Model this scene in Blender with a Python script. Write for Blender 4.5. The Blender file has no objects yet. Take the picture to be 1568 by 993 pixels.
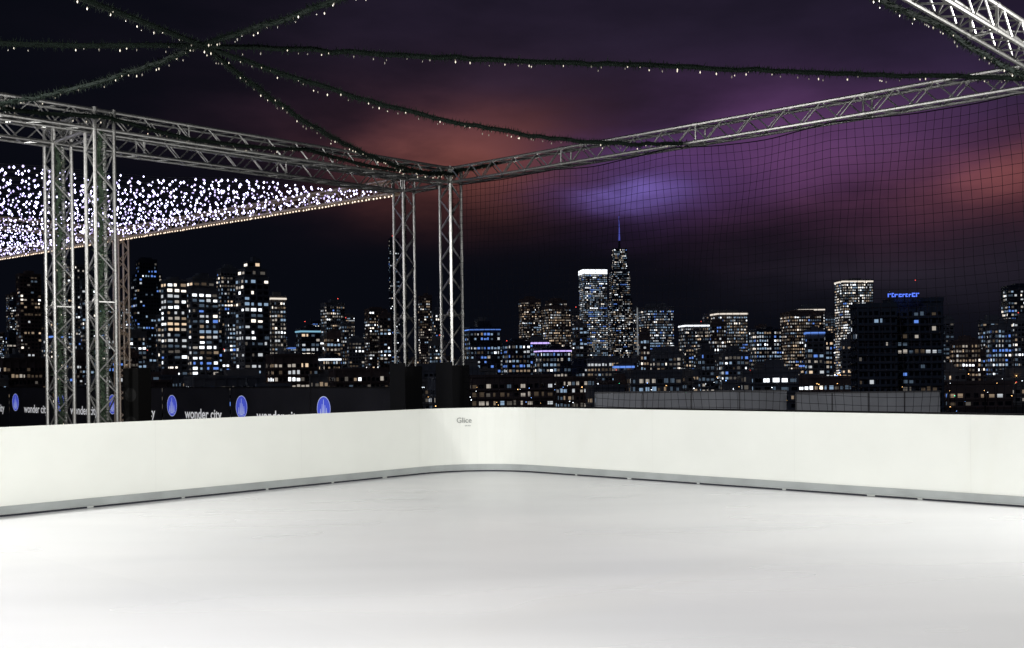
import bpy, math, random
from mathutils import Vector, Matrix
random.seed(7)
R = random.random
U = random.uniform
scene = bpy.context.scene
COL = scene.collection
EYE = 1.64

# ------------------------------------------------------------------ helpers
def link(o, parent=None):
    COL.objects.link(o)
    if parent: o.parent = parent
    return o

def empty(name, loc=(0,0,0)):
    e = bpy.data.objects.new(name, None); e.location = loc; e.empty_display_size = .3
    return link(e)

class MB:
    def __init__(s): s.v=[]; s.f=[]; s.m=[]
    def add(s, vs, fs, m=0):
        n=len(s.v); s.v.extend([tuple(a) for a in vs])
        for f in fs: s.f.append([n+i for i in f]); s.m.append(m)
    def box(s, x0,x1,y0,y1,z0,z1,m=0,M=None):
        vs=[Vector(p) for p in [(x0,y0,z0),(x1,y0,z0),(x1,y1,z0),(x0,y1,z0),(x0,y0,z1),(x1,y0,z1),(x1,y1,z1),(x0,y1,z1)]]
        if M is not None: vs=[M@v for v in vs]
        s.add(vs,[(0,3,2,1),(4,5,6,7),(0,1,5,4),(1,2,6,5),(2,3,7,6),(3,0,4,7)],m)
    def tube(s,p,q,r,n=6,m=0,cap=True):
        p=Vector(p);q=Vector(q);d=(q-p)
        if d.length<1e-6: return
        d.normalize(); a=d.orthogonal().normalized(); b=d.cross(a)
        vs=[]
        for c in (p,q):
            for i in range(n):
                t=2*math.pi*i/n; vs.append(c+a*(r*math.cos(t))+b*(r*math.sin(t)))
        fs=[(i,(i+1)%n,n+(i+1)%n,n+i) for i in range(n)]
        if cap: fs+= [tuple(range(n-1,-1,-1)),tuple(range(n,2*n))]
        s.add(vs,fs,m)
    def path(s,pts,r,n=5,m=0):
        for i in range(len(pts)-1): s.tube(pts[i],pts[i+1],r,n,m,False)
    def octa(s,c,r,m=0,sz=1.0):
        c=Vector(c)
        vs=[c+Vector(d)*r for d in [(1,0,0),(-1,0,0),(0,1,0),(0,-1,0),(0,0,sz),(0,0,-sz)]]
        s.add(vs,[(0,2,4),(2,1,4),(1,3,4),(3,0,4),(2,0,5),(1,2,5),(3,1,5),(0,3,5)],m)
    def build(s,name,mats,smooth=False,parent=None):
        me=bpy.data.meshes.new(name); me.from_pydata(s.v,[],s.f)
        for mt in mats: me.materials.append(mt)
        me.polygons.foreach_set('material_index',s.m)
        if smooth: me.polygons.foreach_set('use_smooth',[True]*len(s.f))
        me.update()
        return link(bpy.data.objects.new(name,me),parent)

def mat(name,col,rough=.6,metal=0,noise=0.0,scale=5.0,emit=None,es=0,spec=.5,bump=0.0,stretch=None):
    m=bpy.data.materials.new(name); m.use_nodes=True; nt=m.node_tree; b=nt.nodes['Principled BSDF']
    b.inputs['Base Color'].default_value=(*col,1); b.inputs['Roughness'].default_value=rough
    b.inputs['Metallic'].default_value=metal; b.inputs['Specular IOR Level'].default_value=spec
    if noise>0 or bump>0:
        tc=nt.nodes.new('ShaderNodeTexCoord'); mp=nt.nodes.new('ShaderNodeMapping'); nz=nt.nodes.new('ShaderNodeTexNoise')
        nz.inputs['Scale'].default_value=scale; nz.inputs['Detail'].default_value=6
        if stretch: mp.inputs['Scale'].default_value=stretch
        nt.links.new(tc.outputs['Object'],mp.inputs[0]); nt.links.new(mp.outputs[0],nz.inputs['Vector'])
        if noise>0:
            cr=nt.nodes.new('ShaderNodeValToRGB')
            cr.color_ramp.elements[0].position=.3; cr.color_ramp.elements[1].position=.7
            cr.color_ramp.elements[0].color=(*[c*(1-noise) for c in col],1)
            cr.color_ramp.elements[1].color=(*[min(1,c*(1+noise*.6)) for c in col],1)
            nt.links.new(nz.outputs['Fac'],cr.inputs[0]); nt.links.new(cr.outputs[0],b.inputs['Base Color'])
        if bump>0:
            bp=nt.nodes.new('ShaderNodeBump'); bp.inputs['Strength'].default_value=bump; bp.inputs['Distance'].default_value=.02
            nt.links.new(nz.outputs['Fac'],bp.inputs['Height']); nt.links.new(bp.outputs[0],b.inputs['Normal'])
    if emit:
        b.inputs['Emission Color'].default_value=(*emit,1); b.inputs['Emission Strength'].default_value=es
        try: m.cycles.emission_sampling='NONE'
        except Exception: pass
    return m

# ------------------------------------------------------------------ rink frame of reference
UL=Vector((.684,.7295,0)); UR=Vector((.7295,-.684,0)); Z=Vector((0,0,1))
C=Vector((-.607,19.03,0))
def P(a,b,z=0): return C-UL*a+UR*b+Z*z       # a: along left boards from corner, b: along right boards

# ------------------------------------------------------------------ materials
M_alu=mat('brushed_aluminium',(.46,.455,.44),.36,.92,.25,30)
M_white=mat('barrier_hdpe',(.84,.855,.80),.38,0,.03,1.3,spec=.4)
M_kick=mat('kickplate_grey',(.36,.385,.38),.5,0,.15,3)
M_black=mat('black_matte',(.006,.006,.007),.85,spec=.15)
M_seam=mat('panel_seam',(.79,.80,.755),.6)
M_gapshade=mat('gap_shade_strip',(.015,.017,.03),.7)  # dark colour standing in for shade in the open gap under the boards
M_net=mat('net_cord',(.0060,.0055,.008),.95,spec=.0)
M_leaf=mat('garland_needles',(.003,.008,.005),.85,0,.5,40,spec=.2)
M_leaf2=mat('garland_needles_light',(.010,.020,.011),.8,0,.4,40,spec=.2)
M_leafc=mat('column_garland_needles',(.022,.045,.022),.7,0,.5,40)
M_leafc2=mat('column_garland_needles_light',(.12,.15,.10),.7,0,.4,40)
M_bulb=mat('garland_bulb',(.5,.5,.45),.3,emit=(1,.86,.66),es=1.0)
M_bulbdim=mat('garland_bulb_off',(.2,.18,.16),.3,emit=(1,.85,.6),es=.10)
M_fairy=mat('fairy_bulb',(.5,.5,.6),.3,emit=(.70,.66,1.0),es=5)
M_fairyw=mat('fairy_bulb_dim',(.5,.5,.6),.3,emit=(.62,.52,.95),es=1.5)
M_wire=mat('light_wire',(.02,.02,.02),.6)
M_trussglow=mat('truss_warm_glow',(.4,.37,.34),.4,.85,.1,20,emit=(1,.70,.45),es=.05)  # truss metal with warm light put in as a faint glow
M_goldb=mat('lit_truss_bulbs',(.5,.45,.4),.4,emit=(1,.78,.6),es=2.2)

# floor
def floor_mat():
    m=bpy.data.materials.new('synthetic_ice'); m.use_nodes=True; nt=m.node_tree; b=nt.nodes['Principled BSDF']; L=nt.links.new
    tc=nt.nodes.new('ShaderNodeTexCoord')
    mp=nt.nodes.new('ShaderNodeMapping'); mp.inputs['Rotation'].default_value=(0,0,math.radians(12)); mp.inputs['Scale'].default_value=(.20,.50,1)
    L(tc.outputs['Object'],mp.inputs[0])
    n1=nt.nodes.new('ShaderNodeTexNoise'); n1.inputs['Scale'].default_value=1.0; n1.inputs['Detail'].default_value=1.5; n1.inputs['Distortion'].default_value=.5
    L(mp.outputs[0],n1.inputs['Vector'])
    mp2=nt.nodes.new('ShaderNodeMapping'); mp2.inputs['Rotation'].default_value=(0,0,math.radians(43.2)); L(tc.outputs['Object'],mp2.inputs[0])
    br=nt.nodes.new('ShaderNodeTexBrick'); br.inputs['Scale'].default_value=1; br.inputs['Brick Width'].default_value=4.4; br.inputs['Row Height'].default_value=2.2
    br.inputs['Mortar Size'].default_value=.003; br.inputs['Color1'].default_value=(1,1,1,1); br.inputs['Color2'].default_value=(.968,.969,.975,1); br.inputs['Mortar'].default_value=(.97,.97,.97,1)
    L(mp2.outputs[0],br.inputs['Vector'])
    cr=nt.nodes.new('ShaderNodeValToRGB'); e=cr.color_ramp.elements
    e[0].position=.36; e[0].color=(.80,.805,.81,1); e[1].position=.60; e[1].color=(.865,.865,.865,1)  # broad floor tones, also painting in soft reflections and light patches
    L(n1.outputs['Fac'],cr.inputs[0])
    mx=nt.nodes.new('ShaderNodeMix'); mx.data_type='RGBA'; mx.blend_type='MULTIPLY'; mx.inputs[0].default_value=1
    L(cr.outputs[0],mx.inputs[6]); L(br.outputs['Color'],mx.inputs[7])
    mp4=nt.nodes.new('ShaderNodeMapping'); mp4.inputs['Rotation'].default_value=(0,0,math.radians(-24)); mp4.inputs['Scale'].default_value=(.35,3.5,1); L(tc.outputs['Object'],mp4.inputs[0])
    n4=nt.nodes.new('ShaderNodeTexNoise'); n4.inputs['Scale'].default_value=1.0; n4.inputs['Detail'].default_value=2; n4.inputs['Distortion'].default_value=.4; L(mp4.outputs[0],n4.inputs['Vector'])
    mr4=nt.nodes.new('ShaderNodeMapRange'); mr4.inputs[1].default_value=.3; mr4.inputs[2].default_value=.7; mr4.inputs[3].default_value=.990; mr4.inputs[4].default_value=1.005; L(n4.outputs['Fac'],mr4.inputs[0])
    vm=nt.nodes.new('ShaderNodeVectorMath'); vm.operation='SCALE'; L(mx.outputs[2],vm.inputs[0]); L(mr4.outputs[0],vm.inputs['Scale']); L(vm.outputs[0],b.inputs['Base Color'])
    mp3=nt.nodes.new('ShaderNodeMapping'); mp3.inputs['Rotation'].default_value=(0,0,math.radians(60)); mp3.inputs['Scale'].default_value=(.4,1.2,1); L(tc.outputs['Object'],mp3.inputs[0])
    n2=nt.nodes.new('ShaderNodeTexNoise'); n2.inputs['Scale'].default_value=1.0; n2.inputs['Detail'].default_value=1; L(mp3.outputs[0],n2.inputs['Vector'])
    mr=nt.nodes.new('ShaderNodeMapRange'); mr.inputs[3].default_value=.2; mr.inputs[4].default_value=.32; L(n2.outputs['Fac'],mr.inputs[0]); L(mr.outputs[0],b.inputs['Roughness'])
    b.inputs['Specular IOR Level'].default_value=.5
    return m
M_floor=floor_mat()

# ------------------------------------------------------------------ rink
SA,SB,RAD=23.0,23.0,1.3
def rrect(off):
    pts=[]; a0,a1,b0,b1=-off,SA+off,-off,SB+off; r=RAD+off; N=14
    for (ca,cb,t0) in [(a0+r,b0+r,math.pi),(a1-r,b0+r,1.5*math.pi),(a1-r,b1-r,0),(a0+r,b1-r,.5*math.pi)]:
        for i in range(N+1):
            t=t0+(math.pi/2)*i/N
            pts.append((ca+r*math.cos(t),cb+r*math.sin(t)))
    return pts
def ring(mb,o0,o1,z0,z1,m=0):
    A=rrect(o0);B=rrect(o1);n=len(A)
    vs=[P(a,b,z0) for a,b in A]+[P(a,b,z0) for a,b in B]+[P(a,b,z1) for a,b in A]+[P(a,b,z1) for a,b in B]
    fs=[]
    for i in range(n):
        j=(i+1)%n
        fs+= [(i,j,2*n+j,2*n+i),(n+j,n+i,3*n+i,3*n+j),(2*n+i,2*n+j,3*n+j,3*n+i),(j,i,n+i,n+j)]
    mb.add(vs,fs,m)
mb=MB()
mb.add([P(a,b,0) for a,b in rrect(.06)],[tuple(range(len(rrect(0))))],0)
o=mb.build('rink_floor',[M_floor])
if o.data.polygons[0].normal.z<0: o.data.flip_normals()

barrier=empty('rink_barrier',P(0,0,0))
def child(mb,name,mats,smooth=False,par=None):
    ob=mb.build(name,mats,smooth); ob.parent=par; ob.matrix_parent_inverse=Matrix.Translation(-par.location); return ob
mb=MB(); ring(mb,0,.06,.022,1.07); child(mb,'panels',[M_white],False,barrier)
mb=MB(); ring(mb,-.014,-.002,.028,.125); child(mb,'kickplate',[M_kick],False,barrier)
mb=MB(); ring(mb,-.006,.05,0.002,.020); child(mb,'gap_shade_strip',[M_gapshade],False,barrier)  # strip put in to draw the shaded gap, no real part
mb=MB()
for i in range(1,10):
    t=RAD+2.35*(i-1)+.05
    for (a,b,da,db) in [(t,0,1,0),(0,t,0,1)]:
        p=P(a,b,0); d=(-UL if da else UR); nrm=(UR if da else -UL)
        w=.003
        vs=[p-d*w+nrm*.002+Z*.13,p+d*w+nrm*.002+Z*.13,p+d*w+nrm*.002+Z*1.069,p-d*w+nrm*.002+Z*1.069]
        mb.add(vs,[(0,1,2,3)],0)
        for off in (U(.6,1.1),U(1.7,2.3)):
            q=P(a+off*da,b+off*db,0); hw=U(.02,.06)
            mb.add([q-d*hw+nrm*.016+Z*.004,q+d*hw+nrm*.016+Z*.004,q+d*hw+nrm*.016+Z*.026,q-d*hw+nrm*.016+Z*.026],[(0,1,2,3)],1)
child(mb,'panel_joints',[M_seam,mat('clip_grey',(.5,.52,.5),.5)],False,barrier)
mb=MB()
for i in range(12):
    a=P(0-.10,RAD+.1+i*1.8,0); b=P(-.10,RAD+.1+(i+1)*1.8,0)
    mb.tube(a+Z*1.075,b+Z*1.075,.018,6)
    mb.tube(a,a+Z*1.075,.02,6)
child(mb,'rear_rail',[M_black],False,barrier)

def text(body,size,M,mt,name,parent=None,ext=.001,off=0):
    cu=bpy.data.curves.new(name,'FONT'); cu.body=body; cu.size=size; cu.extrude=ext; cu.align_x='CENTER'; cu.align_y='CENTER'; cu.offset=off
    cu.materials.append(mt); ob=bpy.data.objects.new(name,cu); ob.matrix_world=M; link(ob)
    if parent:
        ob.parent=parent; ob.matrix_parent_inverse=Matrix.Translation(-parent.location)
    return ob
def frame(o,x,y):
    z=x.cross(y); M=Matrix((( x.x,y.x,z.x,o.x),(x.y,y.y,z.y,o.y),(x.z,y.z,z.z,o.z),(0,0,0,1))); return M
M_ink=mat('grey_ink',(.30,.31,.30),.6)
pa=math.radians(35)
nrm=(UR*math.cos(pa)-UL*math.sin(pa)).normalized(); xx=Z.cross(nrm)
pt=C-UL*RAD+UR*RAD-nrm*RAD+Z*.86
text('Glice',.125,frame(pt+nrm*.014,xx,Z),M_ink,'lettering',barrier)
text('on ice',.04,frame(pt+nrm*.012+xx*.06-Z*.085,xx,Z),M_ink,'lettering_small',barrier)

# ------------------------------------------------------------------ trusses
def truss(mb,p,q,s=.31,rc=.026,rl=.011,pitch=.26,m=0):
    p=Vector(p);q=Vector(q);d=(q-p);L=d.length;d.normalize()
    up=Z if abs(d.z)<.9 else UL
    a=d.cross(up).normalized(); b=a.cross(d).normalized(); h=s/2-rc
    cs=[a*h+b*h,a*h-b*h,-a*h-b*h,-a*h+b*h]
    for c in cs: mb.tube(p+c,q+c,rc,8,m)
    n=max(2,int(L/pitch)); st=L/n
    for k in range(4):
        c0=cs[k];c1=cs[(k+1)%4]
        for i in range(n):
            s0,s1=(c0,c1) if (i+k)%2==0 else (c1,c0)
            mb.tube(p+d*(i*st)+s0,p+d*((i+1)*st)+s1,rl,5,m,False)
    ns=max(1,round(L/2.6))
    for j in range(ns+1):
        c=p+d*(L*j/ns)
        c=c+d*(.03 if j==0 else (-.03 if j==ns else 0))
        for k in range(4):
            mb.tube(c+cs[k],c+cs[(k+1)%4],.016,6,m,False)
            mb.tube(c+cs[k]-d*.04,c+cs[k]+d*.04,rc*1.25,8,m)
ZT=5.275
T0=Vector((-1.095,20.31,ZT)); F0=T0-UR*1.3
SL=-.013
def near(s,z=0): return T0-UL*s+Z*(z-.008*s)
def far(s,z=0): return F0-UL*s+Z*(z-.008*s)
def right(t,z=0): return T0+UR*t+Z*(SL*t+z)
def canopy(k,z=0): return F0-UR*k+Z*(-SL*k+z)
XT=10.6
mb=MB(); truss(mb,near(.15),near(24)); mb.build('roof_truss',[M_alu])
mb=MB(); truss(mb,far(.15),far(24)); mb.build('roof_truss',[M_alu])
mb=MB(); truss(mb,right(.15),right(24)); mb.build('roof_truss',[M_alu])
mb=MB(); truss(mb,right(XT)-UL*.15,right(XT)-UL*23); mb.build('roof_truss',[M_alu])
mb=MB(); truss(mb,canopy(.15),canopy(27),m=0); 
s=.2
while s<26: mb.octa(canopy(s)-Z*.19-UL*.13+UL*U(-.02,.02),.016,1,1.2); s+=.11
mb.build('canopy_truss',[M_trussglow,M_goldb])
mb=MB(); truss(mb,canopy(11.2)-UL*.15,canopy(11.2)-UL*14); mb.build('canopy_truss',[M_trussglow])
SC=6.76
for s in (0,SC):
    mb=MB(); truss(mb,near(s)-UR*.15,far(s)+UR*.15); mb.build('link_truss',[M_alu])
def column(pt,name='truss_column',mt=M_alu,sleeve=False,s=.33):
    mb=MB(); x,y=pt.x,pt.y
    truss(mb,(x,y,.02),(x,y,pt.z+.155),s=s,rc=.027,rl=.012,pitch=.28)
    Mx=Matrix.Translation((x,y,0))@Matrix.Rotation(math.radians(-43.2),4,'Z')
    mb.box(-.35,.35,-.35,.35,-.03,.02,1,Mx)
    if sleeve:
        mb.box(-.24,.24,-.24,.24,.02,.5,1,Mx)
        mb.box(-.22,.22,-.22,-.205,.5,1.86,1,Mx); mb.box(-.22,-.205,-.205,.22,.5,1.80,1,Mx); mb.box(.205,.22,-.205,.22,.5,1.80,1,Mx)
    return mb.build(name,[mt,M_black])
column(near(0),sleeve=True); column(far(0),sleeve=True); column(near(SC)); column(far(SC)); column(near(14.5)); column(far(14.5))
column(right(XT)); column(right(20)); column(canopy(11.2),'canopy_column',M_trussglow); column(canopy(22),'canopy_column',M_trussglow)
sp=empty('loudspeaker',(near(SC).x+.38,near(SC).y+.30,0))
mb=MB(); Mx=Matrix.Rotation(math.radians(-20),4,'Z')
mb.box(-.13,.13,-.14,.14,.25,1.78,0,Mx); mb.box(-.17,.17,-.18,.18,-.03,.25,0,Mx)
for z in (.6,1.0,1.4):
    for i in range(16):
        t=2*math.pi*i/16; t2=2*math.pi*(i+1)/16
        c=Vector((0,-.144,z))
        mb.add([Mx@c,Mx@(c+Vector((.1*math.cos(t),0,.1*math.sin(t)))),Mx@(c+Vector((.1*math.cos(t2),0,.1*math.sin(t2))))],[(0,1,2)],1)
ob=mb.build('cabinet',[mat('speaker_black',(.003,.003,.003),.9,spec=.05),mat('speaker_grille',(.008,.008,.008),.8,spec=.1)]); ob.parent=sp

# ------------------------------------------------------------------ garlands
def sagpath(p,q,sag,n=40,wob=.02):
    p=Vector(p);q=Vector(q);out=[]
    for i in range(n+1):
        t=i/n; v=p.lerp(q,t)-Z*(sag*4*t*(1-t)); v+=Vector((U(-1,1),U(-1,1),U(-1,1)))*wob; out.append(v)
    return out
def garland(name,pts,thick=.066,dens=400,bulb=.12,lit=.4,br=(.005,.008),mats=None):
    mb=MB(); mb.path(pts,.028,5,0)
    acc=0
    for i in range(len(pts)-1):
        p,q=pts[i],pts[i+1]; d=q-p; L=d.length; d.normalize(); a=d.orthogonal().normalized(); b=d.cross(a)
        for k in range(max(1,int(L*dens))):
            c=p.lerp(q,R()); t=U(0,2*math.pi); r=a*math.cos(t)+b*math.sin(t)
            tip=c+r*thick*U(.5,1.3)+d*U(-.03,.03); w=(d if R()<.5 else r.cross(d))*U(.004,.010)
            mb.add([c-w,c+w,tip],[(0,1,2)],0 if R()<.85 else 1)
        acc+=L
        while acc>bulb:
            acc-=bulb*U(.6,1.5); c=p.lerp(q,R())+Vector((U(-.03,.03),U(-.03,.03),U(-.085,.0)))
            mb.octa(c,U(*br),2 if R()<lit else 3,2.2)
    return mb.build(name,mats or [M_leaf,M_leaf2,M_bulb,M_bulbdim])
HUB=Vector((-3.29,11.86,5.22))
garland('light_garland',sagpath(HUB,right(10.2,-.02),.03,50,.014))
garland('light_garland',sagpath(HUB,right(5.24,-.10),.34,44,.014))
garland('light_garland',sagpath(HUB,near(0,.05),.36,44,.014))
garland('light_garland',sagpath(HUB,near(8.4,-.05),.10,24,.014))
garland('light_garland',sagpath(HUB,near(14,.0),.12,30,.014))
garland('light_garland',sagpath(HUB,Vector((-9.4,-2.1,5.5)),.15,40,.014))
garland('light_garland',sagpath(HUB,Vector((1.5,7.8,5.4)),.10,24,.014))
def drape(f,s0,s1,step,zt,sg,side):
    out=[]; s=s0
    while s<s1:
        e=min(s1,s+step)
        for i in range(8):
            t=i/8; out.append(f(s+(e-s)*t)+Z*(zt-sg*4*t*(1-t))+side+Vector((U(-1,1),U(-1,1),U(-1,1)))*.012)
        s=e
    out.append(f(s1)+Z*zt+side); return out
garland('truss_garland',drape(near,0,22,3.4,.04,.12,UR*.19),lit=.25)
garland('truss_garland',drape(lambda s:right(XT)-UL*s,.3,22,3.0,-.15,.08,-UR*.17),lit=.3)
garland('truss_garland',drape(lambda s:right(s),0,1.2,1.2,.1,.02,Vector((0,0,0))),lit=.25)
for pt in (near(SC),far(SC),near(0),far(0)):
    big=pt.y<18
    pts=[Vector((pt.x+U(-.03,.03),pt.y+U(-.03,.03),z*.15)) for z in range(1,35)]
    garland('column_garland',pts,thick=.12 if big else .08,dens=520 if big else 300,bulb=.10,lit=.35,mats=[M_leafc if big else M_leaf,M_leafc2 if big else M_leaf2,M_bulb,M_bulbdim])

# ------------------------------------------------------------------ fairy light canopy
mb=MB()
k=.45
while k<25:
    smax=13.5; ph=U(0,.3); n=14; dz=U(-.05,.05)
    def pos(s): return canopy(k)-UL*s+Z*(-.02-.068*s-.035*math.sin(s*1.5+k*.8)*min(1,s)+dz)
    mb.path([pos(smax*i/n) for i in range(n+1)],.003,3,2)
    s=ph
    while s<smax:
        c=pos(s)+Vector((U(-.05,.05),U(-.05,.05),U(-.09,-.01)))
        mb.octa(c,U(.011,.023),0 if R()<.7 else 1,1.25)
        s+=U(.14,.24)
    k+=.215
mb.build('fairy_light_canopy',[M_fairy,M_fairyw,M_wire])

# ------------------------------------------------------------------ safety net
mb=MB(); cell=.12; W=20.0; H=4.9
def netp(t,h):
    base=T0+UR*t; ztop=ZT-.16+SL*t
    fr=h/H
    off=.07*math.sin(t*.9+h*.6)*fr+.04*math.sin(t*2.3+h*1.7)+.015*math.sin(t*6+h*5)
    tt=.035*math.sin(t*1.1+h*1.3)+.015*math.sin(h*4+t*3)
    return Vector((base.x,base.y,ztop-h-.05*abs(math.sin(t*1.25))*(1-fr)*1.0+.02*math.sin(t*1.7+h)))+UL*(off)+UR*tt
nt_=int(W/cell); nh=int(H/cell)
grid=[[netp(i*cell,j*cell) for j in range(nh+1)] for i in range(nt_+1)]
for i in range(nt_+1):
    for j in range(nh): mb.tube(grid[i][j],grid[i][j+1],.0034,3,0,False)
for j in range(nh+1):
    for i in range(nt_): mb.tube(grid[i][j],grid[i+1][j],.0034,3,0,False)
mb.path([g[0] for g in grid],.008,4); mb.build('safety_net',[M_net])

# ------------------------------------------------------------------ banner fence behind left boards
ban=empty('banner_fence',(F0.x,F0.y,0))
mb=MB()
def bp(k,z,o=0): q=F0-UR*k+UL*(.35-o); return Vector((q.x,q.y,z))
k=.4
while k<25:
    e=k+3.13
    vs=[bp(k+.02,.0),bp(e-.02,.0),bp(e-.02,1.37),bp(k+.02,1.37)]
    mb.add(vs,[(0,1,2,3)],0)
    mb.tube(bp(k,0,-.03),bp(k,1.40,-.03),.024,6,1)
    mb.tube(bp(k,1.385,-.03),bp(e,1.385,-.03),.018,6,1)
    k=e
M_ban=mat('banner_vinyl',(.014,.014,.018),.7,0,.3,1.2,spec=.2)
child(mb,'vinyl_panels',[M_ban,M_black],False,ban)
M_blue=mat('badge_blue_glow',(.05,.08,.55),.5,emit=(.10,.14,.9),es=.4)  # printed badge, given its own glow in place of light on it
M_bl2=mat('badge_white_glow',(.7,.75,.9),.5,emit=(.6,.7,1),es=.35)  # same added glow on the white print
M_txt=mat('banner_text_glow',(.85,.85,.85),.5,emit=(1,1,1),es=.3)  # lettering is print; the glow is added to make it look lit
K0=3.05
mb=MB()
for i in range(8):
    k=K0+3.13*i; c=bp(k,.93,.006)
    N=24; rr0=.235
    vs=[c]+[c+UR*(rr0*math.cos(2*math.pi*j/N))+Z*(rr0*math.sin(2*math.pi*j/N)*1.15) for j in range(N)]
    mb.add(vs,[(0,1+j,1+(j+1)%N) for j in range(N)],0)
    c2=bp(k,.93,.009)
    for j in range(N):
        t=2*math.pi*j/N;t2=2*math.pi*(j+1)/N
        mb.add([c2+UR*(rr*math.cos(tt))+Z*(rr*1.15*math.sin(tt)) for rr,tt in ((.222,t),(.235,t),(.235,t2),(.222,t2))],[(0,1,2,3)],1)
    for (x0,x1,z0,z1) in ((-.13,-.09,-.16,.0),(-.07,-.035,-.16,.10),(-.02,.01,-.16,.2),(.03,.06,-.16,.08),(.08,.12,-.16,.02),(-.15,.15,-.19,-.165)):
        mb.add([c2+UR*x0+Z*z0,c2+UR*x1+Z*z0,c2+UR*((x0+x1)/2+.006)+Z*z1,c2+UR*((x0+x1)/2-.006)+Z*z1],[(0,1,2,3)],1)
child(mb,'badges',[M_blue,M_bl2],False,ban)
for i in range(8):
    q=bp(K0+3.13*i-1.45,.73,.008)
    text('wonder city',.34,frame(q,UR,Z),M_txt,'lettering',ban,off=.006)

# ------------------------------------------------------------------ roof deck and parapet screen
M_deck=mat('roof_membrane',(.06,.06,.065),.8,0,.3,1.5)
mb=MB(); mb.box(-36,34,-28,34,-14,-.03,0); mb.build('rooftop_deck',[M_deck])
M_panel=mat('screen_panel',(.30,.31,.34),.6,0,.2,1.2)
par=empty('parapet_screen',(8,30,0))
mb=MB()
def panels(x0,x1,y,top,n):
    w=(x1-x0)/n
    for i in range(n):
        mb.box(x0+i*w+.02,x0+(i+1)*w-.02,y,y+.05,-.02,top,0)
        mb.box(x0+i*w-.012,x0+i*w+.012,y+.01,y+.06,-.02,top+.03,1)
    mb.box(x0,x1,y-.02,y+.08,top+.002,top+.04,1)
panels(2.25,7.5,30,1.06,4); panels(7.55,11.4,29.3,1.0,4)
child(mb,'panels',[M_panel,mat('screen_frame',(.1,.1,.11),.5,.5)],False,par)

# ------------------------------------------------------------------ city
GZ=-14.0
mb=MB(); mb.add([(-9000,-3000,GZ),(9000,-3000,GZ),(9000,9000,GZ),(-9000,9000,GZ)],[(0,1,2,3)],0)
mb.build('city_ground',[mat('asphalt_ground',(.045,.045,.05),.9,0,.4,.02)])

walls=[mat('facade_brick',(.22,.15,.13),.8,0,.3,.2),mat('facade_concrete',(.24,.24,.26),.8,0,.25,.1),mat('facade_dark_glass',(.05,.06,.09),.25,0,.2,.1),mat('facade_stone',(.32,.29,.27),.8,0,.25,.1),mat('facade_tinted_block',(.13,.15,.19),.6,0,.3,.15)]
M_glass=mat('window_unlit',(.012,.016,.025),.12)
def em(n,c,s): return mat(n,(.02,.02,.02),.5,emit=c,es=s)
WARM=(1,.74,.50);NEU=(1,.90,.78);WH=(.90,.95,1);COOL=(.50,.72,1);BLU=(.16,.34,1);RED=(1,.1,.08);TEAL=(.35,.75,1)
lit=[em('win_warm_dim',WARM,.06),em('win_warm',WARM,.28),em('win_warm_bright',WARM,.9),em('win_neutral_dim',NEU,.09),em('win_neutral',NEU,.4),em('win_neutral_bright',NEU,1.6),
     em('win_white',WH,.6),em('win_white_bright',WH,2.1),em('win_cool_dim',COOL,.12),em('win_cool',COOL,.5),em('win_blue',BLU,.8)]
PAL={'mix':[4,3,1.0,5,4,1.6,5,2.2,7,4,1.0],'warm':[6,5,1.8,5,4,1.6,2.5,1,3,1.2,.3],'cool':[.6,.6,.3,4,2,1,4.5,2.4,6,6,1.6],'blue':[.8,.4,.2,1.5,1,.4,2.5,1.2,5,6,4],'bright':[2,2,1.4,3,4,4,5,4.5,4,3,.5],'block':[5,3,.2,7,4,.5,4,.4,8,4,.8]}
crowns={'white':em('crown_white',WH,1.8),'warm':em('crown_warm',NEU,.9),'blue':em('crown_blue',BLU,.9),'violet':em('crown_violet',(.6,.45,1),1.4),'teal':em('crown_teal',TEAL,.6),'red':em('beacon_red',RED,2.0),'spire':em('spire_lit',(.14,.16,.8),.5)}
TK=1686.0; ROLL=.0124
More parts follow.
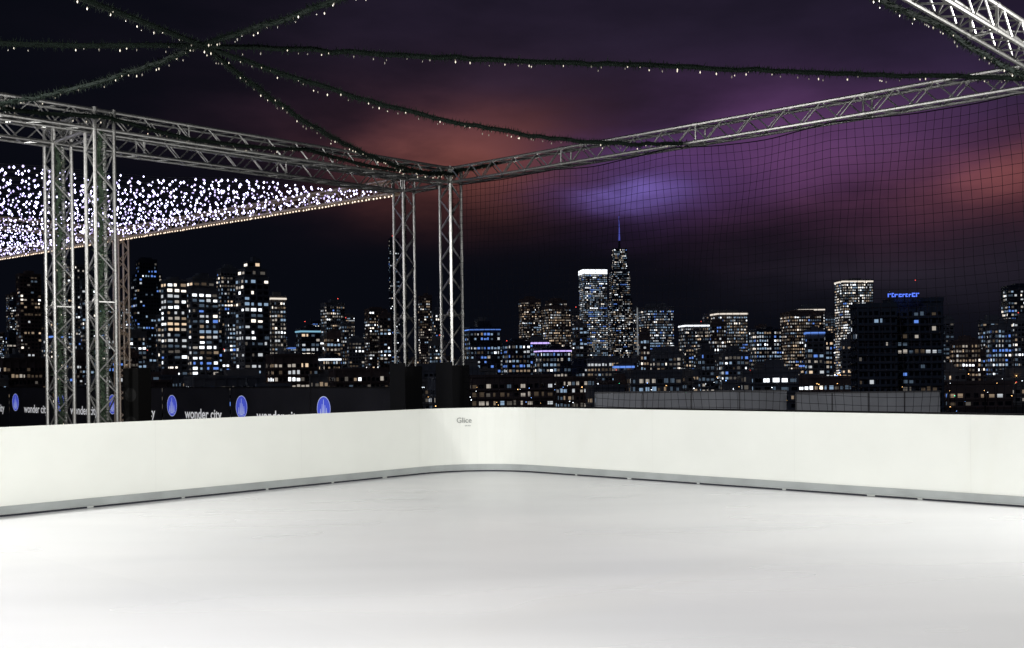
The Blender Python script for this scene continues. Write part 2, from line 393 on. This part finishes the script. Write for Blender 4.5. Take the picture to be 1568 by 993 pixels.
def building(name,x0,x1,top,D,wall=1,p=.35,pal='mix',rot=18,crown=None,ch=4,steps=(),aspect=.75,spire=None,pent=True,fhm=3.0,relief=True,bwf=None):
    p=min(.97,p*1.22)
    cx=(x0+x1)/2
    X=(cx+ROLL*top*.5)/TK*D; W=(x1-x0)/TK*D; ht=EYE+(top-ROLL*cx)/TK*D
    r=math.radians(rot); ar=abs(r); w=W/(math.cos(ar)+aspect*math.sin(ar)); d=w*aspect
    mb=MB(); mats=[walls[wall],M_glass]+lit+[crowns[crown] if crown else crowns['red'],crowns['red'],crowns['spire']]
    fh=max(fhm,D*3.1/TK); bw=fh*(bwf or U(.5,.9))
    wts=PAL[pal]; nl=len(lit); CR=2+nl; BE=3+nl; SPI=4+nl
    sections=[(w,d,GZ,ht)]
    if steps:
        sections=[]; z=GZ
        for (fz,fw) in steps:
            z1=GZ+(ht-GZ)*fz; sections.append((w*fw,d*fw,z,z1)); z=z1
    for (sw,sd,z0,z1) in sections:
        mb.box(-sw/2,sw/2,-sd/2,sd/2,z0,z1,0)
        nf=max(1,int((z1-z0-1)/fh))
        for (ln,face) in ((sw,0),(sd,1),(sd,2)):
            nb=max(1,int(ln/bw)); b=ln/nb
            def q(u,z,o):
                if face==0: return (-ln/2+u,-sd/2-o,z)
                if face==1: return (sw/2+o,-ln/2+u,z)
                return (-sw/2-o,ln/2-u,z)
            if relief and D<1300:
                for i in range(0,nb+1,2):
                    u=min(max(i*b,.2),ln-.2)
                    mb.add([q(u-.2,z0,.25),q(u+.2,z0,.25),q(u+.2,z1,.25),q(u-.2,z1,.25),q(u-.2,z0,0),q(u+.2,z0,0),q(u+.2,z1,0),q(u-.2,z1,0)],[(0,1,2,3),(4,0,3,7),(1,5,6,2)],0)
            prev=None
            pcol=[U(.5,1.5) for _ in range(nb)]
            for j in range(nf):
                zb=z0+1+j*fh; 
                if zb<GZ+1 : continue
                fp=p*U(.5,1.5)
                if R()<.05: fp=.9
                if D<1300 and relief:
                    mb.add([q(0,zb-.35,.45),q(ln,zb-.35,.45),q(ln,zb,.45),q(0,zb,.45),q(0,zb,0),q(ln,zb,0),q(0,zb-.35,0),q(ln,zb-.35,0)],[(0,1,2,3),(3,2,5,4),(6,7,1,0)],0)
                for i in range(nb):
                    if prev is not None and prev>1 and R()<.35: mi=prev
                    else: mi=2+random.choices(range(nl),wts)[0] if R()<fp*pcol[i] else 1
                    prev=mi
                    g=U(.10,.25); hh=U(.36,.55)
                    u0=i*b+b*g;u1=(i+1)*b-b*U(.10,.25)
                    if mi>1 and R()<.25: u1=(u0+u1)/2
                    o=.06
                    mb.add([q(u0,zb+fh*.16,o),q(u1,zb+fh*.16,o),q(u1,zb+fh*(.16+hh),o),q(u0,zb+fh*(.16+hh),o)],[(0,1,2,3)],mi)
    tw,td=sections[-1][0],sections[-1][1]
    mb.box(-tw/2-.3,tw/2+.3,-td/2-.3,td/2+.3,ht+.01,ht+1.0,0)
    if pent:
        a=U(.3,.6);mb.box(-tw*a/2+U(-2,2),tw*a/2,-td*.3,td*.3,ht+1,ht+U(2.5,5),0)
        for _ in range(random.randint(1,4)):
            px=U(-.45,.4)*tw; mb.box(px,px+U(1,3),-td*.4,-td*.1,ht+1,ht+U(1.6,2.8),0)
        if R()<.4:
            px=U(-.3,.3)*tw; mb.tube((px,0,ht),(px,0,ht+U(6,14)),.25,4,0,False)
    if R()<.08: mb.octa((U(-.3,.3)*tw,0,ht+5.5),D*.0005,BE)
    if crown: mb.box(-tw/2-.5,tw/2+.5,-td/2-.5,td/2+.5,ht-ch-.5,ht-.5,CR)
    if spire:
        sz=ht+spire/TK*D; n=8
        for a in range(n):
            z0=ht+1+(sz-ht)*a/n; z1=ht+1+(sz-ht)*(a+1)/n; rr=(1-a/n)*D*.0009+.4
            mb.tube((0,0,z0),(0,0,z1),rr,6,SPI if a>1 else 0)
    ob=mb.build(name,mats); ob.location=(X,D,0); ob.rotation_euler=(0,0,r-math.atan2(X,D))
    return ob
B=building
# left group
B('apartment_tower',-757,-722,150,900,0,.16,'warm',14)
B('apartment_tower',-724,-704,118,950,1,.15,'warm',12)
B('apartment_tower',-690,-655,165,1000,1,.2,'mix',10)
B('apartment_tower',-660,-636,140,820,1,.25,'mix',10)
B('office_tower',-581,-537,172,900,2,.16,'blue',16,steps=((.9,1),(1,.7)))
B('apartment_tower',-536,-498,140,620,1,.6,'bright',20,fhm=3.1,bwf=.95)
B('apartment_tower',-502,-450,143,660,1,.6,'bright',22,steps=((.93,1),(1,.8)),fhm=3.1,bwf=1.1)
B('apartment_tower',-451,-418,158,860,1,.5,'mix',18)
B('apartment_tower',-422,-372,168,630,1,.6,'bright',24,steps=((.9,1),(.96,.85),(1,.5)),fhm=3.2,bwf=1.1)
B('apartment_tower',-372,-346,116,800,3,.6,'mix',15,crown='warm',ch=1.2)
B('office_building',-330,-294,66,700,2,.35,'cool',20,crown='teal',ch=1.0)
B('apartment_tower',-292,-256,106,1100,1,.3,'mix',22)
B('apartment_tower',-225,-192,97,1100,0,.25,'mix',20)
B('office_building',-252,-226,52,900,1,.2,'warm',10)
B('skyscraper',-188,-172,205,1700,2,.08,'cool',10)
B('apartment_tower',-143,-122,117,1300,0,.25,'warm',12)
B('apartment_tower',-123,-104,95,1000,1,.3,'mix',16)
B('brick_loft',-376,-298,26,480,0,.4,'warm',14,pent=False)
B('brick_loft',-280,-190,4,430,0,.3,'warm',10,pent=False)
B('brick_loft',-572,-522,-14,400,0,.5,'warm',14,pent=False)
B('brick_loft',-500,-385,-8,430,1,.3,'cool',12,pent=False)
B('brick_loft',-790,-700,20,520,0,.3,'warm',14,pent=False)
# right group
B('office_building',-72,-18,68,720,2,.45,'blue',14,crown='blue',ch=.6)
B('office_building',-14,28,46,700,2,.6,'blue',18)
B('apartment_tower',11,45,112,1500,0,.45,'warm',14)
B('apartment_tower',46,90,110,1300,0,.55,'warm',24,steps=((.94,1),(1,.75)))
B('office_tower',91,104,96,1700,1,.3,'warm',8)
B('skyscraper',103,146,158,2000,3,.8,'cool',14,crown='white',ch=8,pent=False)
B('skyscraper',147,184,190,2600,2,.4,'mix',12,steps=((.62,1),(.84,.86),(1,.62)),spire=50,pent=False)
B('office_tower',186,196,100,1900,1,.3,'mix',8)
B('office_tower',195,248,100,1250,1,.7,'cool',22)
B('office_building',256,312,74,1000,1,.55,'mix',18,crown='white',ch=1.2)
B('office_tower',305,360,92,1100,3,.6,'mix',20,crown='warm',ch=1.4)
B('office_building',364,412,66,850,2,.85,'cool',22)
B('showroom_building',372,404,14,600,3,.97,'bright',10,pent=False)
B('office_building',318,362,30,660,1,.6,'cool',16)
B('apartment_tower',412,476,92,1050,0,.65,'warm',22)
B('office_building',434,478,98,1200,1,.55,'mix',14,crown='warm',ch=1.2)
B('office_tower',496,552,141,1250,3,.85,'bright',20,crown='warm',ch=1.6)
B('apartment_tower',478,496,88,1300,1,.35,'mix',10)
B('office_building',35,90,36,640,2,.55,'cool',20,crown='violet',ch=.7)
B('office_building',655,676,82,800,1,.3,'mix',14)
B('apartment_tower',672,716,48,700,0,.6,'warm',18)
B('office_building',716,756,80,820,1,.5,'mix',14)
B('office_tower',752,800,132,860,2,.55,'cool',18)
B('office_building',728,800,72,700,1,.5,'blue',12)
B('office_building',104,190,20,680,1,.5,'mix',12)
B('office_building',200,258,32,700,1,.7,'warm',14)
B('brick_loft',-74,62,-6,400,0,.45,'warm',8,pent=False)
B('brick_loft',60,128,-8,460,0,.6,'mix',16,pent=False)
B('brick_loft',126,215,-14,480,1,.4,'warm',10,pent=False)
B('brick_loft',405,520,-8,460,0,.45,'mix',10,pent=False)
B('brick_loft',660,760,-16,420,0,.4,'warm',10,pent=False)
# near dark glass office block with rooftop sign
B('glass_office_block',521,586,100,262,4,.07,'block',12,pent=False,fhm=1.8,bwf=.7)
B('glass_office_block',572,656,108,268,4,.17,'block',20,pent=False,fhm=1.8,bwf=.7)
sg=MB(); x=0
for i in range(9):
    w=U(.5,.9); h=U(.8,1.2)
    sg.box(x,x+w*.3,0,.2,0,h,0); sg.box(x+w*.3,x+w,0,.2,h-.3,h,0)
    if i%2: sg.box(x+w*.3,x+w,0,.2,0,.3,0)
    x+=w+.25
sg.box(-.2,x,.25,.35,.2,.4,1)
for i in range(4): sg.box(.3+i*2.2,.45+i*2.2,.25,.35,-1.2,.2,1)
ob=sg.build('rooftop_sign',[em('sign_blue',(.10,.20,1),1.4),M_black]); ob.location=(575/TK*262,261,18.6); ob.scale=(.85,1,.8)
# fill city
for i in range(230):
    x=U(-1000,1000); D=U(900,2600); near_=R()
    if near_<.4: D=U(550,950)
    tp=U(8,62) if R()<.78 else U(50,92)
    if -180<x<-80 : tp*=.6
    w=U(14,38)
    B('distant_building',x,x+w,tp,D,random.choice([0,1,1,2,3]),U(.25,.7),random.choice(['mix','warm','cool','mix','cool','blue']),U(5,28),crown=random.choice([None]*26+['white','blue','violet']),ch=1.0)
for i in range(34):
    x=U(-800,-360); w=U(16,34)
    B('distant_building',x,x+w,U(50,135),U(900,1800),random.choice([0,1,1,2,3]),U(.15,.4),random.choice(['mix','warm','cool']),U(5,28))
for i in range(70):
    x=U(-1000,1000); w=U(40,110); D=U(400,700)
    B('low_building',x,x+w,U(-24,4),D,random.choice([0,1,1,3]),U(.2,.6),random.choice(['warm','mix','cool']),U(4,20),pent=R()<.5,fhm=3.2)
mb=MB(); D=1500; X=193/TK*D
mb.tube((X,D,GZ),(X,D,EYE+98/TK*D),.8,6,0); mb.build('radio_mast',[em('mast_lit',WH,.3)])
# street lights (one mass)
mb=MB(); sm=[M_black,em('lamp_sodium',(1,.55,.2),5),em('lamp_led',(.85,.92,1),5),em('lamp_blue',(.2,.4,1),5),crowns['red'],em('lamp_green',(.1,1,.5),3)]
for i in range(1100):
    D=U(180,1300); x=U(-.62,.62)*D; h=U(6,12)
    mb.tube((x,D,GZ),(x,D,GZ+h),.08,4,0,False); mb.octa((x,D,GZ+h),D*U(.0003,.0006),random.choices([1,2,3,4,5],[4,5,2,.3,.15])[0],.8)
mb.build('street_lights',sm)

# ------------------------------------------------------------------ floodlights
def flood(pt,aim,power,size=.7):
    e=empty('floodlight',pt)
    d=(Vector(aim)-pt).normalized(); rot=d.to_track_quat('-Z','Y').to_matrix().to_4x4()
    mb=MB(); mb.box(-size/2-.03,size/2+.03,-.2,.2,.02,.16,0,rot); mb.tube(rot@Vector((-size/2-.05,0,.08)),Vector((0,0,.32)),.015,6,0); mb.tube(rot@Vector((size/2+.05,0,.08)),Vector((0,0,.32)),.015,6,0)
    ob=mb.build('housing',[M_black]); ob.parent=e
    l=bpy.data.lights.new('lamp','AREA'); l.shape='RECTANGLE'; l.size=size; l.size_y=.34; l.energy=power; l.color=(1,.99,.965)
    lo=bpy.data.objects.new('lamp',l); lo.matrix_world=rot; link(lo); lo.parent=e
cr=right(XT)
flood(near(11.5,-.35)+UR*.3,(4.5,12.5,.3),400)
flood(right(13.5,-.35)-UL*.3,(-3.0,13,.1),400)
flood(cr-UL*14-Z*.35,(-1,12,0),420)
flood(near(18,-.35)+UR*.3,(1,14,0),500)
flood(right(20,-.35)-UL*.3,(-1,13,0),470)
flood(P(19,12,4.9),(0,17,.5),720)

fill_sun=bpy.data.lights.new('city_fill_sun','SUN'); fill_sun.energy=.13; fill_sun.angle=math.radians(.5); fill_sun.color=(.62,.72,1)  # added cool fill sun that lifts the dark city facades
mo=bpy.data.objects.new('city_fill_sun',fill_sun); mo.rotation_euler=(math.radians(52),0,math.radians(-35)); link(mo)

# ------------------------------------------------------------------ sky
w=bpy.data.worlds.new('World'); scene.world=w; w.use_nodes=True; nt=w.node_tree; L=nt.links.new
bg=nt.nodes['Background']; out=nt.nodes['World Output']
tc=nt.nodes.new('ShaderNodeTexCoord'); sx=nt.nodes.new('ShaderNodeSeparateXYZ'); L(tc.outputs['Generated'],sx.inputs[0])
def mt(op,a,b=None,c=None):
    n=nt.nodes.new('ShaderNodeMath'); n.operation=op
    for i,x in enumerate((a,b,c)):
        if x is None: continue
        if isinstance(x,(int,float)): n.inputs[i].default_value=x
        else: L(x,n.inputs[i])
    return n.outputs[0]
nz=nt.nodes.new('ShaderNodeTexNoise'); nz.inputs['Scale'].default_value=9; nz.inputs['Detail'].default_value=8; nz.inputs['Roughness'].default_value=.52
mp=nt.nodes.new('ShaderNodeMapping'); mp.inputs['Scale'].default_value=(1,1,3.0); L(tc.outputs['Generated'],mp.inputs[0]); L(mp.outputs[0],nz.inputs['Vector'])
nz2=nt.nodes.new('ShaderNodeTexNoise'); nz2.inputs['Scale'].default_value=6; nz2.inputs['Detail'].default_value=5; L(mp.outputs[0],nz2.inputs['Vector'])
deg=180/math.pi
az=mt('MULTIPLY',mt('ARCTAN2',sx.outputs['X'],sx.outputs['Y']),deg)
el=mt('MULTIPLY',mt('ARCSINE',sx.outputs['Z']),deg)
az=mt('ADD',az,mt('MULTIPLY',mt('SUBTRACT',nz.outputs['Fac'],.5),7.0))
el=mt('ADD',el,mt('MULTIPLY',mt('SUBTRACT',nz2.outputs['Fac'],.5),3.0))
cur=None
blobs=[(-2.2,11.0,3.3,1.6,(.155,.047,.030)),(-3.0,12.4,6.5,2.2,(.024,.009,.014)),
 (7.0,9.2,1.4,.5,(.09,.075,.27)),(7.4,9.9,3.4,1.3,(.050,.022,.092)),(12,11.2,3.4,2,(.032,.011,.038)),
 (17.5,11.2,4.8,1.9,(.068,.024,.078)),(25.2,8.9,3.4,1.0,(.14,.040,.026)),(20,8.2,6,1.5,(.038,.012,.022)),
 (10,17.0,13,4.5,(.012,.0075,.018)),(22,4.8,6,1.4,(.014,.011,.017)),(24,13.5,5,2.5,(.016,.009,.026)),(-2,18,9,4,(.005,.003,.006))]
for (a,e,sa,se,c) in blobs:
    da=mt('DIVIDE',mt('SUBTRACT',az,a),sa); de=mt('DIVIDE',mt('SUBTRACT',el,e),se)
    g=mt('POWER',2.71828,mt('MULTIPLY',mt('ADD',mt('MULTIPLY',da,da),mt('MULTIPLY',de,de)),-.5))
    v=nt.nodes.new('ShaderNodeVectorMath'); v.operation='SCALE'; v.inputs[0].default_value=c; L(g,v.inputs['Scale'])
    if cur is None: cur=v.outputs[0]
    else:
        ad=nt.nodes.new('ShaderNodeVectorMath'); ad.operation='ADD'; L(cur,ad.inputs[0]); L(v.outputs[0],ad.inputs[1]); cur=ad.outputs[0]
mr=nt.nodes.new('ShaderNodeMapRange'); mr.inputs[1].default_value=.3; mr.inputs[2].default_value=.7; mr.inputs[3].default_value=.66; mr.inputs[4].default_value=1.2; L(nz.outputs['Fac'],mr.inputs[0])
v=nt.nodes.new('ShaderNodeVectorMath'); v.operation='SCALE'; L(cur,v.inputs[0]); L(mr.outputs[0],v.inputs['Scale'])
ad=nt.nodes.new('ShaderNodeVectorMath'); ad.operation='ADD'; L(v.outputs[0],ad.inputs[0]); ad.inputs[1].default_value=(.0024,.0030,.0056)
L(ad.outputs[0],bg.inputs['Color']); bg.inputs['Strength'].default_value=1.0
sky=nt.nodes.new('ShaderNodeTexSky'); sky.sky_type='NISHITA'; sky.sun_disc=False; sky.sun_elevation=math.radians(-4); sky.sun_rotation=math.radians(150)
bg2=nt.nodes.new('ShaderNodeBackground'); bg2.inputs['Strength'].default_value=.0004; L(sky.outputs[0],bg2.inputs['Color'])
sh=nt.nodes.new('ShaderNodeAddShader'); L(bg.outputs[0],sh.inputs[0]); L(bg2.outputs[0],sh.inputs[1]); L(sh.outputs[0],out.inputs['Surface'])

# ------------------------------------------------------------------ camera
cd=bpy.data.cameras.new('camera'); cd.sensor_width=36; cd.lens=1686/1568*36; cd.shift_y=75.5/1568; cd.clip_end=20000; cd.clip_start=.1
co=bpy.data.objects.new('camera',cd); co.matrix_world=Matrix.Translation((0,0,EYE))@Matrix.Rotation(math.radians(90),4,'X')@Matrix.Rotation(math.radians(-.71),4,'Z')
link(co); scene.camera=co
scene.view_settings.view_transform='Standard'; scene.view_settings.look='None'; scene.view_settings.exposure=0
